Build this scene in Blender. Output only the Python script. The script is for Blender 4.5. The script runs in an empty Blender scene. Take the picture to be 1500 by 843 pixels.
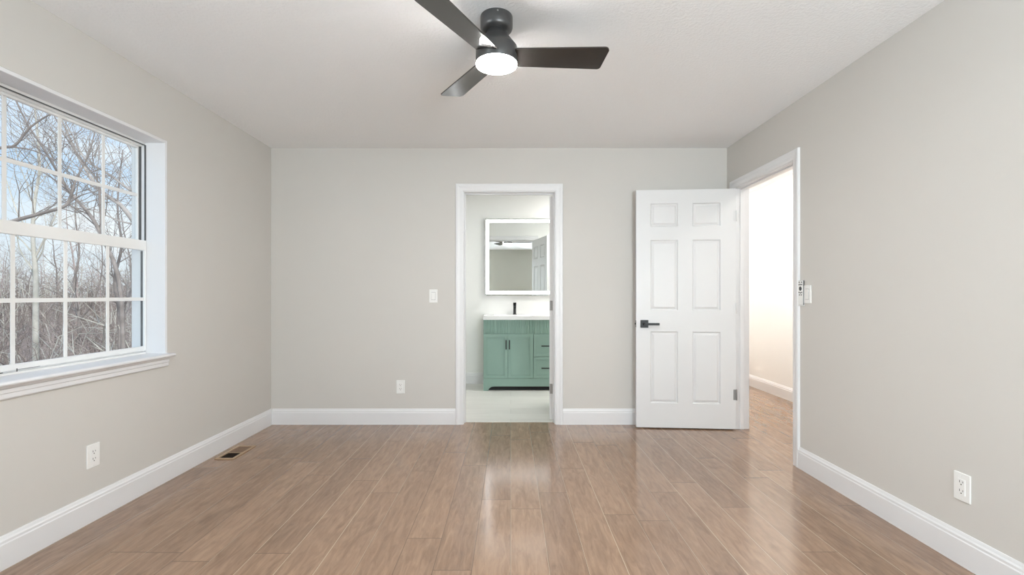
import bpy, bmesh, math, random
from mathutils import Vector, Matrix
PI = math.pi
SC = bpy.context.scene
COL = SC.collection

# ------------------------------------------------------------------ camera
CAM_Z = 1.139
F = 700.0                                  # focal length in pixels of the 1500 px frame
cam_d = bpy.data.cameras.new('camera')
cam_d.sensor_fit = 'HORIZONTAL'; cam_d.sensor_width = 36.0
cam_d.lens = F / 1500.0 * 36.0
cam_d.shift_x = 2.0 / 1500.0
cam_d.shift_y = 11.5 / 1500.0
cam_d.clip_start = 0.02; cam_d.clip_end = 500
cam = bpy.data.objects.new('camera', cam_d); COL.objects.link(cam)
cam.location = (0, 0, CAM_Z); cam.rotation_euler = (PI / 2, 0, 0)
SC.camera = cam

# ------------------------------------------------------------------ look, sky, sun, added fill lights
SC.view_settings.view_transform = 'Standard'
SC.view_settings.look = 'None'
SC.view_settings.gamma = 1.0
SC.view_settings.exposure = 0.0
SC.view_settings.use_curve_mapping = False
SC.cycles.use_denoising = True
SC.cycles.max_bounces = 16
SC.cycles.diffuse_bounces = 10
SC.cycles.glossy_bounces = 6
SC.cycles.transparent_max_bounces = 16
SC.cycles.sample_clamp_indirect = 12.0
SC.cycles.caustics_reflective = False
SC.cycles.caustics_refractive = False

FAN_LAMP = 305.0
HALL_LAMP = 145.0
BATH_LAMP = 33.0
LED = 7.5
DAY = 156.0                                 # base power of the added fill lights behind the camera

world = bpy.data.worlds.new('sky'); SC.world = world; world.use_nodes = True
nt = world.node_tree; nt.nodes.clear()
def wn(t): return nt.nodes.new(t)
out = wn('ShaderNodeOutputWorld'); bg = wn('ShaderNodeBackground')
tc = wn('ShaderNodeTexCoord'); sep = wn('ShaderNodeSeparateXYZ'); cr = wn('ShaderNodeValToRGB')
nt.links.new(tc.outputs['Generated'], sep.inputs[0]); nt.links.new(sep.outputs['Z'], cr.inputs[0])
e = cr.color_ramp.elements
e[0].position = 0.0; e[0].color = (.82, .86, .90, 1)
e[1].position = 1.0; e[1].color = (.22, .42, .80, 1)
x_ = e.new(.10); x_.color = (.74, .84, .94, 1)
x_ = e.new(.22); x_.color = (.50, .70, .95, 1)
x_ = e.new(.34); x_.color = (.40, .62, .93, 1)
nz = wn('ShaderNodeTexNoise'); nz.inputs['Scale'].default_value = 3.2; nz.inputs['Detail'].default_value = 6
mp = wn('ShaderNodeMapping'); mp.inputs['Scale'].default_value = (1, 1, 3.0)
nt.links.new(tc.outputs['Generated'], mp.inputs[0]); nt.links.new(mp.outputs[0], nz.inputs['Vector'])
c2 = wn('ShaderNodeValToRGB'); c2.color_ramp.elements[0].position = .48; c2.color_ramp.elements[1].position = .68
nt.links.new(nz.outputs[0], c2.inputs[0])
mx = wn('ShaderNodeMixRGB'); mx.inputs[2].default_value = (.95, .96, .98, 1)
nt.links.new(c2.outputs[0], mx.inputs[0]); nt.links.new(cr.outputs[0], mx.inputs[1])
nt.links.new(mx.outputs[0], bg.inputs['Color']); bg.inputs['Strength'].default_value = 1.15
nt.links.new(bg.outputs[0], out.inputs[0])

sun_d = bpy.data.lights.new('sun', 'SUN'); sun_d.energy = 3.6; sun_d.angle = .05; sun_d.color = (1, .95, .87)
sun = bpy.data.objects.new('sun', sun_d); COL.objects.link(sun)
sun.rotation_euler = Vector((-.62, .55, -.62)).to_track_quat('-Z', 'Y').to_euler()

# room measures
XL, XR, YB, YF, H = -2.114, 1.91, 4.217, -1.30, 2.44
BATH_Y = 6.17
HALL_X0, HALL_X1 = 2.025, 3.02

def daylight(name, loc, direction, w, h, power):
    d = bpy.data.lights.new(name, 'AREA'); d.shape = 'RECTANGLE'; d.size = w; d.size_y = h
    d.energy = power; d.color = (.86, .94, 1.0)
    o = bpy.data.objects.new(name, d); COL.objects.link(o); o.location = loc
    o.rotation_euler = Vector(direction).to_track_quat('-Z', 'Z').to_euler()
    return o
daylight('daylight_rear', (1.3, YF - 1.1, 1.0), (0, 1, 0), 4.6, 2.1, DAY * 8.6)  # unseen area light added outside the rear openings to fill the room
daylight('daylight_side', (XL - .26, .0, 1.43), (1, 0, 0), 1.2, .95, DAY * .45)  # unseen area light added outside the left wall, more room fill

# ------------------------------------------------------------------ materials
def principled(name, color=(.8, .8, .8), rough=.5, metal=0.0, spec=.5):
    m = bpy.data.materials.new(name); m.use_nodes = True
    b = m.node_tree.nodes['Principled BSDF']
    b.inputs['Base Color'].default_value = (*color, 1)
    b.inputs['Roughness'].default_value = rough
    b.inputs['Metallic'].default_value = metal
    b.inputs['Specular IOR Level'].default_value = spec
    return m, m.node_tree, b

def noisy(name, color, rough=.5, metal=0.0, spec=.5, vary=.04, scale=12.0, bump=0.0, bump_scale=200.0, dist=.001):
    """plain paint / plastic / metal with a little procedural variation"""
    m, t, b = principled(name, color, rough, metal, spec)
    tcn = t.nodes.new('ShaderNodeTexCoord')
    n = t.nodes.new('ShaderNodeTexNoise'); n.inputs['Scale'].default_value = scale; n.inputs['Detail'].default_value = 3
    t.links.new(tcn.outputs['Object'], n.inputs['Vector'])
    r = t.nodes.new('ShaderNodeValToRGB')
    r.color_ramp.elements[0].color = (*[c * (1 - vary) for c in color], 1)
    r.color_ramp.elements[1].color = (*[min(1, c * (1 + vary)) for c in color], 1)
    t.links.new(n.outputs[0], r.inputs[0]); t.links.new(r.outputs[0], b.inputs['Base Color'])
    if bump:
        n2 = t.nodes.new('ShaderNodeTexNoise'); n2.inputs['Scale'].default_value = bump_scale; n2.inputs['Detail'].default_value = 2
        t.links.new(tcn.outputs['Object'], n2.inputs['Vector'])
        bp = t.nodes.new('ShaderNodeBump'); bp.inputs['Strength'].default_value = bump; bp.inputs['Distance'].default_value = dist
        t.links.new(n2.outputs[0], bp.inputs['Height']); t.links.new(bp.outputs[0], b.inputs['Normal'])
    return m

def emissive(name, color, strength):
    m = bpy.data.materials.new(name); m.use_nodes = True
    t = m.node_tree; t.nodes.clear()
    em = t.nodes.new('ShaderNodeEmission'); em.inputs[0].default_value = (*color, 1); em.inputs[1].default_value = strength
    o = t.nodes.new('ShaderNodeOutputMaterial'); t.links.new(em.outputs[0], o.inputs[0])
    return m

def glass_mat(name, refl=.06):
    m = bpy.data.materials.new(name); m.use_nodes = True
    t = m.node_tree; t.nodes.clear()
    tr = t.nodes.new('ShaderNodeBsdfTransparent'); tr.inputs[0].default_value = (.97, .985, .98, 1)
    gl = t.nodes.new('ShaderNodeBsdfGlossy'); gl.inputs['Roughness'].default_value = .0
    mxs = t.nodes.new('ShaderNodeMixShader'); mxs.inputs[0].default_value = refl
    o = t.nodes.new('ShaderNodeOutputMaterial')
    t.links.new(tr.outputs[0], mxs.inputs[1]); t.links.new(gl.outputs[0], mxs.inputs[2]); t.links.new(mxs.outputs[0], o.inputs[0])
    return m

def floor_mat():
    m, t, b = principled('oak_plank_floor', (.3, .2, .14), .22, 0, .85)
    N = t.nodes.new; L = t.links.new
    def math_(op, a, bb=None, c=None):
        n = N('ShaderNodeMath'); n.operation = op
        for k, v in enumerate((a, bb, c)):
            if v is None: continue
            if isinstance(v, (int, float)): n.inputs[k].default_value = v
            else: L(v, n.inputs[k])
        return n.outputs[0]
    tcn = N('ShaderNodeTexCoord'); s = N('ShaderNodeSeparateXYZ'); L(tcn.outputs['Object'], s.inputs[0])
    PW, PL = .1612, 1.22
    u = math_('DIVIDE', s.outputs['X'], PW)
    row = math_('FLOOR', u)
    wn1 = N('ShaderNodeTexWhiteNoise'); wn1.noise_dimensions = '1D'; L(row, wn1.inputs['W'])
    v = math_('ADD', math_('DIVIDE', s.outputs['Y'], PL), math_('MULTIPLY', wn1.outputs['Value'], 5.0))
    pl = math_('FLOOR', v)
    idv = N('ShaderNodeCombineXYZ'); L(row, idv.inputs[0]); L(pl, idv.inputs[1])
    wn2 = N('ShaderNodeTexWhiteNoise'); wn2.noise_dimensions = '3D'; L(idv.outputs[0], wn2.inputs['Vector'])
    # grain, stretched along the board, different on each board
    gv = N('ShaderNodeCombineXYZ')
    L(math_('MULTIPLY', s.outputs['X'], 42.0), gv.inputs[0]); L(math_('MULTIPLY', s.outputs['Y'], 6.0), gv.inputs[1])
    L(math_('MULTIPLY', wn2.outputs['Value'], 40.0), gv.inputs[2])
    g = N('ShaderNodeTexNoise'); g.inputs['Scale'].default_value = 1.0; g.inputs['Detail'].default_value = 7; g.inputs['Roughness'].default_value = .62
    g.inputs['Distortion'].default_value = .8
    L(gv.outputs[0], g.inputs['Vector'])
    # cloudy figure and knots
    kv = N('ShaderNodeCombineXYZ')
    L(math_('MULTIPLY', s.outputs['X'], 6.0), kv.inputs[0]); L(math_('MULTIPLY', s.outputs['Y'], 2.6), kv.inputs[1])
    L(math_('MULTIPLY', wn2.outputs['Value'], 17.0), kv.inputs[2])
    k = N('ShaderNodeTexNoise'); k.inputs['Scale'].default_value = 1.0; k.inputs['Detail'].default_value = 4; k.inputs['Distortion'].default_value = 1.2
    L(kv.outputs[0], k.inputs['Vector'])
    rp = N('ShaderNodeValToRGB')
    rp.color_ramp.elements[0].color = FLOOR_DARK; rp.color_ramp.elements[1].color = FLOOR_LIGHT
    rp.color_ramp.elements[0].position = .25; rp.color_ramp.elements[1].position = .78
    mixv = math_('ADD', math_('MULTIPLY', g.outputs[0], .85), math_('MULTIPLY', wn2.outputs['Value'], .16))
    L(mixv, rp.inputs[0])
    kr = N('ShaderNodeValToRGB')
    kr.color_ramp.elements[0].position = .14; kr.color_ramp.elements[0].color = (.40, .37, .35, 1)
    kr.color_ramp.elements[1].position = .38; kr.color_ramp.elements[1].color = (1, 1, 1, 1)
    L(k.outputs[0], kr.inputs[0])
    mul = N('ShaderNodeMixRGB'); mul.blend_type = 'MULTIPLY'; mul.inputs[0].default_value = .65
    L(rp.outputs[0], mul.inputs[1]); L(kr.outputs[0], mul.inputs[2])
    # joints: dark on some rows, bevel highlight painted pale on others
    fu = math_('FRACT', u); du = math_('MULTIPLY', math_('MINIMUM', fu, math_('SUBTRACT', 1.0, fu)), PW)
    fv = math_('FRACT', v); dv = math_('MULTIPLY', math_('MINIMUM', fv, math_('SUBTRACT', 1.0, fv)), PL)
    ju = math_('LESS_THAN', du, .0015); jv = math_('LESS_THAN', dv, .0020)
    wsel = math_('GREATER_THAN', wn1.outputs['Value'], .5)
    jc = N('ShaderNodeMixRGB'); jc.inputs[1].default_value = (.10, .065, .045, 1); jc.inputs[2].default_value = (.52, .42, .30, 1)
    L(wsel, jc.inputs[0])
    m1 = N('ShaderNodeMixRGB'); L(math_('MULTIPLY', ju, .8), m1.inputs[0]); L(mul.outputs[0], m1.inputs[1]); L(jc.outputs[0], m1.inputs[2])
    m2 = N('ShaderNodeMixRGB'); L(math_('MULTIPLY', jv, .75), m2.inputs[0]); L(m1.outputs[0], m2.inputs[1]); m2.inputs[2].default_value = (.09, .06, .04, 1)
    L(m2.outputs[0], b.inputs['Base Color'])
    # gloss: satin lacquer with hand-scraped waves
    L(math_('ADD', .09, math_('MULTIPLY', g.outputs[0], .12)), b.inputs['Roughness'])
    bw = N('ShaderNodeTexNoise'); bw.inputs['Scale'].default_value = 1.0; bw.inputs['Detail'].default_value = 2
    bv = N('ShaderNodeCombineXYZ')
    L(math_('MULTIPLY', s.outputs['X'], 26.0), bv.inputs[0]); L(math_('MULTIPLY', s.outputs['Y'], 7.0), bv.inputs[1]); L(wn2.outputs['Value'], bv.inputs[2])
    L(bv.outputs[0], bw.inputs['Vector'])
    hgt = math_('ADD', math_('MULTIPLY', bw.outputs[0], .0010), math_('MULTIPLY', g.outputs[0], .00035))
    groove = math_('MULTIPLY', math_('MINIMUM', math_('DIVIDE', du, .004), 1.0), .0007)
    bp = N('ShaderNodeBump'); bp.inputs['Strength'].default_value = .35; bp.inputs['Distance'].default_value = 1.0
    L(math_('ADD', hgt, groove), bp.inputs['Height']); L(bp.outputs[0], b.inputs['Normal'])
    return m
FLOOR_DARK = (.175, .104, .065, 1); FLOOR_LIGHT = (.375, .240, .155, 1)

def ceiling_mat():
    m, t, b = principled('knockdown_ceiling', (.885, .895, .91), .9, 0, .1)
    tcn = t.nodes.new('ShaderNodeTexCoord')
    n = t.nodes.new('ShaderNodeTexNoise'); n.inputs['Scale'].default_value = 70; n.inputs['Detail'].default_value = 4
    t.links.new(tcn.outputs['Object'], n.inputs['Vector'])
    r = t.nodes.new('ShaderNodeValToRGB'); r.color_ramp.elements[0].position = .42; r.color_ramp.elements[1].position = .60
    t.links.new(n.outputs[0], r.inputs[0])
    bp = t.nodes.new('ShaderNodeBump'); bp.inputs['Strength'].default_value = .28; bp.inputs['Distance'].default_value = .004
    t.links.new(r.outputs[0], bp.inputs['Height']); t.links.new(bp.outputs[0], b.inputs['Normal'])
    return m

def tile_mat():
    m, t, b = principled('pale_plank_tile', (.80, .79, .76), .35)
    tcn = t.nodes.new('ShaderNodeTexCoord')
    br = t.nodes.new('ShaderNodeTexBrick'); br.inputs['Scale'].default_value = 1.0
    br.inputs['Brick Width'].default_value = 1.2; br.inputs['Row Height'].default_value = .2; br.inputs['Mortar Size'].default_value = .0025
    br.inputs['Color1'].default_value = (.80, .79, .76, 1); br.inputs['Color2'].default_value = (.72, .71, .68, 1); br.inputs['Mortar'].default_value = (.62, .61, .58, 1)
    t.links.new(tcn.outputs['Object'], br.inputs['Vector'])
    mpn = t.nodes.new('ShaderNodeMapping'); mpn.inputs['Scale'].default_value = (2, 22, 1)
    t.links.new(tcn.outputs['Object'], mpn.inputs[0])
    n = t.nodes.new('ShaderNodeTexNoise'); n.inputs['Scale'].default_value = 1.5; n.inputs['Detail'].default_value = 5
    t.links.new(mpn.outputs[0], n.inputs['Vector'])
    r = t.nodes.new('ShaderNodeValToRGB'); r.color_ramp.elements[0].color = (.84, .83, .81, 1); r.color_ramp.elements[1].color = (1, 1, 1, 1)
    t.links.new(n.outputs[0], r.inputs[0])
    mu = t.nodes.new('ShaderNodeMixRGB'); mu.blend_type = 'MULTIPLY'; mu.inputs[0].default_value = 1
    t.links.new(br.outputs[0], mu.inputs[1]); t.links.new(r.outputs[0], mu.inputs[2]); t.links.new(mu.outputs[0], b.inputs['Base Color'])
    return m

def bark_mat(name, c1, c2, scale=4.0):
    m, t, b = principled(name, c1, .9, 0, .1)
    tcn = t.nodes.new('ShaderNodeTexCoord')
    n = t.nodes.new('ShaderNodeTexNoise'); n.inputs['Scale'].default_value = scale; n.inputs['Detail'].default_value = 5
    t.links.new(tcn.outputs['Object'], n.inputs['Vector'])
    r = t.nodes.new('ShaderNodeValToRGB'); r.color_ramp.elements[0].position = .3; r.color_ramp.elements[1].position = .7
    r.color_ramp.elements[0].color = (*c1, 1); r.color_ramp.elements[1].color = (*c2, 1)
    t.links.new(n.outputs[0], r.inputs[0]); t.links.new(r.outputs[0], b.inputs['Base Color'])
    return m

M = dict(
    wall=noisy('greige_wall_paint', (.612, .592, .561), .75, 0, .25, vary=.012, scale=3, bump=.12, bump_scale=260, dist=.0008),
    rear_wall=noisy('olive_grey_wall_paint', (.40, .395, .345), .75, 0, .25, vary=.02, scale=3),
    hall_wall=noisy('pale_hall_paint', (.84, .83, .81), .75, 0, .25, vary=.01, scale=3, bump=.1, bump_scale=260, dist=.0008),
    bath_wall=noisy('white_bathroom_paint', (.82, .82, .80), .6, 0, .3, vary=.01, scale=3),
    trim=noisy('white_trim_paint', (.755, .755, .765), .35, 0, .5, vary=.01, scale=6),
    door=noisy('white_door_paint', (.69, .69, .69), .38, 0, .5, vary=.012, scale=5),
    vinyl=noisy('white_vinyl', (.82, .82, .81), .4, 0, .5, vary=.02, scale=9),
    track=noisy('grey_track_gasket', (.10, .10, .10), .6, 0, .3, vary=.2, scale=30),  # dark grey for sash gap shade and the scuff marks
    ceiling=ceiling_mat(), floor=floor_mat(), tile=tile_mat(),
    glass=glass_mat('window_glass', .05),
    gunmetal=noisy('gunmetal_fan', (.10, .10, .10), .36, .6, .5, vary=.1, scale=20),
    blade=noisy('charcoal_fan_blade', (.014, .013, .012), .20, 0, 1.0, vary=.15, scale=15),
    lamp=emissive('fan_lamp_glow', (1, .985, .965), FAN_LAMP),
    hall_lamp=emissive('hall_lamp_glow', (1, .985, .955), HALL_LAMP),
    hall_lamp_dim=emissive('hall_lamp_near_glow', (1, .975, .93), HALL_LAMP * .52),
    bath_lamp=emissive('bath_lamp_glow', (1, .99, .97), BATH_LAMP),
    led=emissive('mirror_led', (.97, .99, 1), LED),
    green=noisy('sage_green_lacquer', (.235, .355, .302), .42, 0, .5, vary=.03, scale=6),
    black=noisy('matte_black_metal', (.012, .012, .012), .38, .3, .5, vary=.2, scale=30),
    nickel=noisy('satin_nickel', (.30, .29, .28), .5, .35, .5, vary=.06, scale=40),
    ceramic=noisy('white_ceramic', (.86, .86, .86), .15, 0, .5, vary=.01, scale=6),
    plastic=noisy('white_plastic', (.83, .83, .815), .35, 0, .5, vary=.012, scale=30),
    grey_plastic=noisy('grey_plastic', (.16, .16, .16), .5, 0, .4, vary=.05, scale=30),
    slot=noisy('dark_slot', (.03, .03, .03), .7, 0, .2, vary=.2, scale=30),
    button=noisy('dark_grey_button', (.06, .06, .065), .5, 0, .4, vary=.2, scale=60),
    vent=noisy('tan_wood_register', (.40, .28, .18), .5, 0, .4, vary=.15, scale=30),
    damper=noisy('brown_damper', (.20, .125, .08), .6, 0, .3, vary=.2, scale=25),
    void=noisy('dark_duct', (.018, .012, .009), .85, 0, .1, vary=.3, scale=20),
)
_m, _t, _b = principled('mirror_silver', (.86, .88, .87), .015, 1.0)
M['mirror'] = _m
M['bark'] = bark_mat('grey_bark', (.36, .32, .30), (.56, .52, .49))
M['bark_dark'] = bark_mat('dark_bark', (.19, .165, .155), (.36, .32, .30))
M['bark_pale'] = bark_mat('pale_bark', (.48, .46, .40), (.66, .63, .57))
M['twig'] = bark_mat('mauve_twig', (.36, .29, .28), (.56, .48, .455))
M['brush'] = bark_mat('brush_stems', (.09, .068, .06), (.56, .47, .42), .45)
M['litter'] = bark_mat('leaf_litter', (.27, .21, .19), (.47, .38, .34))

# ------------------------------------------------------------------ mesh helpers
class MB:
    """collects shapes and links them as ONE mesh object"""
    def __init__(s): s.bm = bmesh.new()
    def box(s, a, b, bev=0.0, seg=2):
        a, b = [min(p, q) for p, q in zip(a, b)], [max(p, q) for p, q in zip(a, b)]
        t = bmesh.new(); bmesh.ops.create_cube(t, size=1.0)
        for v in t.verts: v.co = Vector([a[i] + (v.co[i] + .5) * (b[i] - a[i]) for i in range(3)])
        if bev: bmesh.ops.bevel(t, geom=list(t.edges), offset=bev, segments=seg, profile=.5, affect='EDGES')
        s.merge(t); return s
    def merge(s, t, mat=None):
        if mat is not None: bmesh.ops.transform(t, matrix=mat, verts=t.verts)
        me = bpy.data.meshes.new('tmp'); t.to_mesh(me); t.free(); s.bm.from_mesh(me); bpy.data.meshes.remove(me)
    def lathe(s, prof, c=(0, 0, 0), n=48, axis='Z'):
        """prof: (radius, height) pairs"""
        t = bmesh.new(); rings = []
        for r, h in prof:
            if r < 1e-6: rings.append([t.verts.new((0, 0, h))])
            else: rings.append([t.verts.new((r * math.cos(2 * PI * k / n), r * math.sin(2 * PI * k / n), h)) for k in range(n)])
        for A, B in zip(rings, rings[1:]):
            for k in range(n):
                k2 = (k + 1) % n
                q = [A[k % len(A)], A[k2 % len(A)], B[k2 % len(B)], B[k % len(B)]]
                u = []
                for w in q:
                    if w not in u: u.append(w)
                if len(u) > 2: t.faces.new(u)
        for f in t.faces: f.smooth = True
        bmesh.ops.recalc_face_normals(t, faces=t.faces)
        R = Matrix.Identity(4)
        if axis == 'X': R = Matrix.Rotation(PI / 2, 4, 'Y')
        if axis == 'Y': R = Matrix.Rotation(-PI / 2, 4, 'X')
        s.merge(t, Matrix.Translation(c) @ R); return s
    def prism(s, pts, f, d0, d1):
        """closed outline pts (2D) swept from d0 to d1; f(u, v, d) -> xyz"""
        t = bmesh.new()
        A = [t.verts.new(f(u, v, d0)) for u, v in pts]; B = [t.verts.new(f(u, v, d1)) for u, v in pts]
        n = len(pts)
        t.faces.new(A); t.faces.new(B[::-1])
        for k in range(n): t.faces.new((A[k], B[k], B[(k + 1) % n], A[(k + 1) % n]))
        bmesh.ops.recalc_face_normals(t, faces=t.faces); s.merge(t); return s
    def path_sweep(s, prof, rings):
        """rings: functions mapping (o, t) -> xyz, one per path vertex"""
        t = bmesh.new(); R = [[t.verts.new(f(o, h)) for o, h in prof] for f in rings]
        n = len(prof)
        for A, B in zip(R, R[1:]):
            for k in range(n): t.faces.new((A[k], B[k], B[(k + 1) % n], A[(k + 1) % n]))
        t.faces.new(R[0]); t.faces.new(R[-1][::-1])
        bmesh.ops.recalc_face_normals(t, faces=t.faces); s.merge(t); return s
    def tube(s, pts, rad, n=4):
        bm = s.bm; prev = None
        for i, p in enumerate(pts):
            d = (pts[min(i + 1, len(pts) - 1)] - pts[max(i - 1, 0)]).normalized()
            a = d.orthogonal().normalized(); b_ = d.cross(a)
            ring = [bm.verts.new(p + (a * math.cos(2 * PI * k / n) + b_ * math.sin(2 * PI * k / n)) * rad[i]) for k in range(n)]
            if prev:
                # pick the roll that twists least
                best = min(range(n), key=lambda sh: sum((ring[(k + sh) % n].co - prev[k].co).length_squared for k in range(n)))
                ring = [ring[(k + best) % n] for k in range(n)]
                for k in range(n):
                    fc = bm.faces.new((prev[k], prev[(k + 1) % n], ring[(k + 1) % n], ring[k])); fc.smooth = True
            prev = ring
        if n > 2 and prev: bm.faces.new(prev)
        return s
    def build(s, name, mat, parent=None, smooth=False):
        me = bpy.data.meshes.new(name); s.bm.to_mesh(me); s.bm.free()
        me.materials.append(mat)
        if smooth:
            for p in me.polygons: p.use_smooth = True
        o = bpy.data.objects.new(name, me); COL.objects.link(o)
        if parent: o.parent = parent
        return o

def thing(name, label, cat, loc=(0, 0, 0), rz=0.0, group=None):
    o = bpy.data.objects.new(name, None); COL.objects.link(o); o.empty_display_size = .05
    o.location = loc; o.rotation_euler = (0, 0, rz)
    o['label'] = label; o['category'] = cat
    if group: o['group'] = group
    return o
def structure(o, label=None, cat=None):
    o['kind'] = 'structure'
    if label: o['label'] = label
    if cat: o['category'] = cat
    return o
def stuff(o, label, cat):
    o['kind'] = 'stuff'; o['label'] = label; o['category'] = cat; return o
def empty_structure(name, label, cat, loc=(0, 0, 0), rz=0.0):
    o = bpy.data.objects.new(name, None); COL.objects.link(o); o.location = loc; o.rotation_euler = (0, 0, rz)
    return structure(o, label, cat)
def copy_tree(o, parent=None):
    c = o.copy(); COL.objects.link(c)
    if parent: c.parent = parent
    for ch in list(o.children): copy_tree(ch, c)
    return c

def wall(name, axis, t0, t1, u0, u1, z0, z1, holes, mat, label):
    """solid wall with openings; axis 'X': thickness along x, u = y; axis 'Y': thickness along y, u = x"""
    us = sorted({u0, u1, *[h[0] for h in holes], *[h[1] for h in holes]})
    zs = sorted({z0, z1, *[h[2] for h in holes], *[h[3] for h in holes]})
    def solid(i, j):
        if i < 0 or j < 0 or i >= len(us) - 1 or j >= len(zs) - 1: return False
        cu, cz = (us[i] + us[i + 1]) / 2, (zs[j] + zs[j + 1]) / 2
        return not any(h[0] < cu < h[1] and h[2] < cz < h[3] for h in holes)
    mb = MB(); bm = mb.bm; cache = {}
    def V(t, u, z):
        k = (t, u, z)
        if k not in cache: cache[k] = bm.verts.new((t, u, z) if axis == 'X' else (u, t, z))
        return cache[k]
    for i in range(len(us) - 1):
        for j in range(len(zs) - 1):
            if not solid(i, j): continue
            a, b, c, d = us[i], us[i + 1], zs[j], zs[j + 1]
            for t in (t0, t1): bm.faces.new((V(t, a, c), V(t, b, c), V(t, b, d), V(t, a, d)))
            if not solid(i - 1, j): bm.faces.new((V(t0, a, c), V(t1, a, c), V(t1, a, d), V(t0, a, d)))
            if not solid(i + 1, j): bm.faces.new((V(t0, b, c), V(t1, b, c), V(t1, b, d), V(t0, b, d)))
            if not solid(i, j - 1): bm.faces.new((V(t0, a, c), V(t1, a, c), V(t1, b, c), V(t0, b, c)))
            if not solid(i, j + 1): bm.faces.new((V(t0, a, d), V(t1, a, d), V(t1, b, d), V(t0, b, d)))
    bmesh.ops.recalc_face_normals(bm, faces=bm.faces)
    return structure(mb.build(name, mat), label, 'wall')

BB = [(0, 0), (.015, 0), (.015, .104), (.0125, .109), (.0125, .119), (.0085, .126), (.0065, .133), (.0045, .1386), (0, .1386)]
def baseboard(name, runs, label):
    """runs: (start, end, outward normal) in plan"""
    mb = MB()
    for a, b, n in runs:
        a, b, n = Vector((*a, 0)), Vector((*b, 0)), Vector((*n, 0))
        mb.path_sweep(BB, [lambda o, h, p=a: p + n * o + Vector((0, 0, h)), lambda o, h, p=b: p + n * o + Vector((0, 0, h))])
    return structure(mb.build(name, M['trim']), label, 'baseboard')

CAS = [(0, 0), (0, .009), (.010, .012), (.028, .012), (.036, .0135), (.046, .0165), (.061, .0165), (.066, .013), (.066, 0)]
def casing(name, u0, u1, zt, f, label):
    """door casing: f(u, z, t) -> xyz"""
    mb = MB()
    mb.path_sweep(CAS, [lambda o, h: f(u0 - o, 0, h), lambda o, h: f(u0 - o, zt + o, h), lambda o, h: f(u1 + o, zt + o, h), lambda o, h: f(u1 + o, 0, h)])
    return structure(mb.build(name, M['trim']), label, 'trim')

# ------------------------------------------------------------------ room shell
DB = dict(u0=-.412, u1=.388, zt=2.050)               # bathroom doorway, clear opening in x
DH = dict(u0=3.225, u1=4.068, zt=2.045)              # hall doorway, clear opening in y
W1 = (1.875, 2.925); WZ = (.784, 2.072)              # window in the left wall
W2 = (-.55, .55)                                     # unseen window added behind the camera to let in fill light
JT = .018

mb = MB(); mb.box((-2.34, YF - .14, -.06), (3.14, 4.286, 0)); mb.box((1.79, 4.286, -.06), (3.14, 7.6, 0))
structure(mb.build('floor', M['floor']), 'brown hand-scraped oak plank floor running toward the back wall', 'floor')
mb = MB(); mb.box((-1.32, 4.286, -.06), (1.79, BATH_Y + .1, 0))
structure(mb.build('floor_bathroom', M['tile']), 'pale whitewashed tile floor seen through the bathroom doorway', 'floor')
mb = MB(); mb.box((-2.34, YF - .14, H), (3.14, 7.6, H + .08))
structure(mb.build('ceiling', M['ceiling']), 'white knockdown textured ceiling above the bedroom', 'ceiling')

wall('wall_left', 'X', XL, XL - .22, YF - .14, YB + .12, 0, H,
     [(W1[0] - JT, W1[1] + JT, WZ[0] - JT, WZ[1] + JT), (W2[0] - JT, W2[1] + JT, WZ[0] - JT, WZ[1] + JT)], M['wall'], 'greige left wall with the gridded window')
wall('wall_back', 'Y', YB, YB + .12, XL, 1.79, 0, H, [(DB['u0'] - JT, DB['u1'] + JT, 0, DB['zt'] + JT)], M['wall'], 'greige back wall around the bathroom doorway')
mb = MB(); mb.box((1.79, YB, 0), (XR, YB + .12, H)); structure(mb.build('wall_corner', M['wall']), 'short end of the back wall hidden behind the open hall door', 'wall')
wall('wall_right', 'X', XR, HALL_X0, YF - .14, 7.5, 0, H, [(DH['u0'] - JT, DH['u1'] + JT, 0, DH['zt'] + JT)], M['wall'], 'greige right wall with the hall doorway')
RW = [(-1.83, -.87), (.82, 1.78)]  # unseen rear window openings, added so fill light can enter
wall('wall_rear', 'Y', YF, YF - .14, XL, XR, 0, H, [(a - JT, b + JT, WZ[0] - JT, WZ[1] + JT) for a, b in RW], M['rear_wall'], 'olive grey wall behind the camera')
# hall
wall('wall_hall', 'X', HALL_X1, HALL_X1 + .1, .6, 7.5, 0, H, [], M['hall_wall'], 'bright off-white hall wall seen through the hall doorway')
wall('wall_hall_end', 'Y', 7.5, 7.6, XR, HALL_X1 + .1, 0, H, [], M['hall_wall'], 'far end wall of the hall')
wall('wall_hall_near', 'Y', .5, .6, HALL_X0, HALL_X1 + .1, 0, H, [], M['hall_wall'], 'near end wall of the hall')
mb = MB(); mb.box((HALL_X0, .6, 0), (HALL_X0 + .008, DH['u0'] - .08, H)); mb.box((HALL_X0, DH['u1'] + .08, 0), (HALL_X0 + .008, 7.5, H)); mb.box((HALL_X0, DH['u0'] - .08, 2.125), (HALL_X0 + .008, DH['u1'] + .08, H))
structure(mb.build('wall_hall_lining', M['hall_wall']), 'hall side of the right wall', 'wall')
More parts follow.
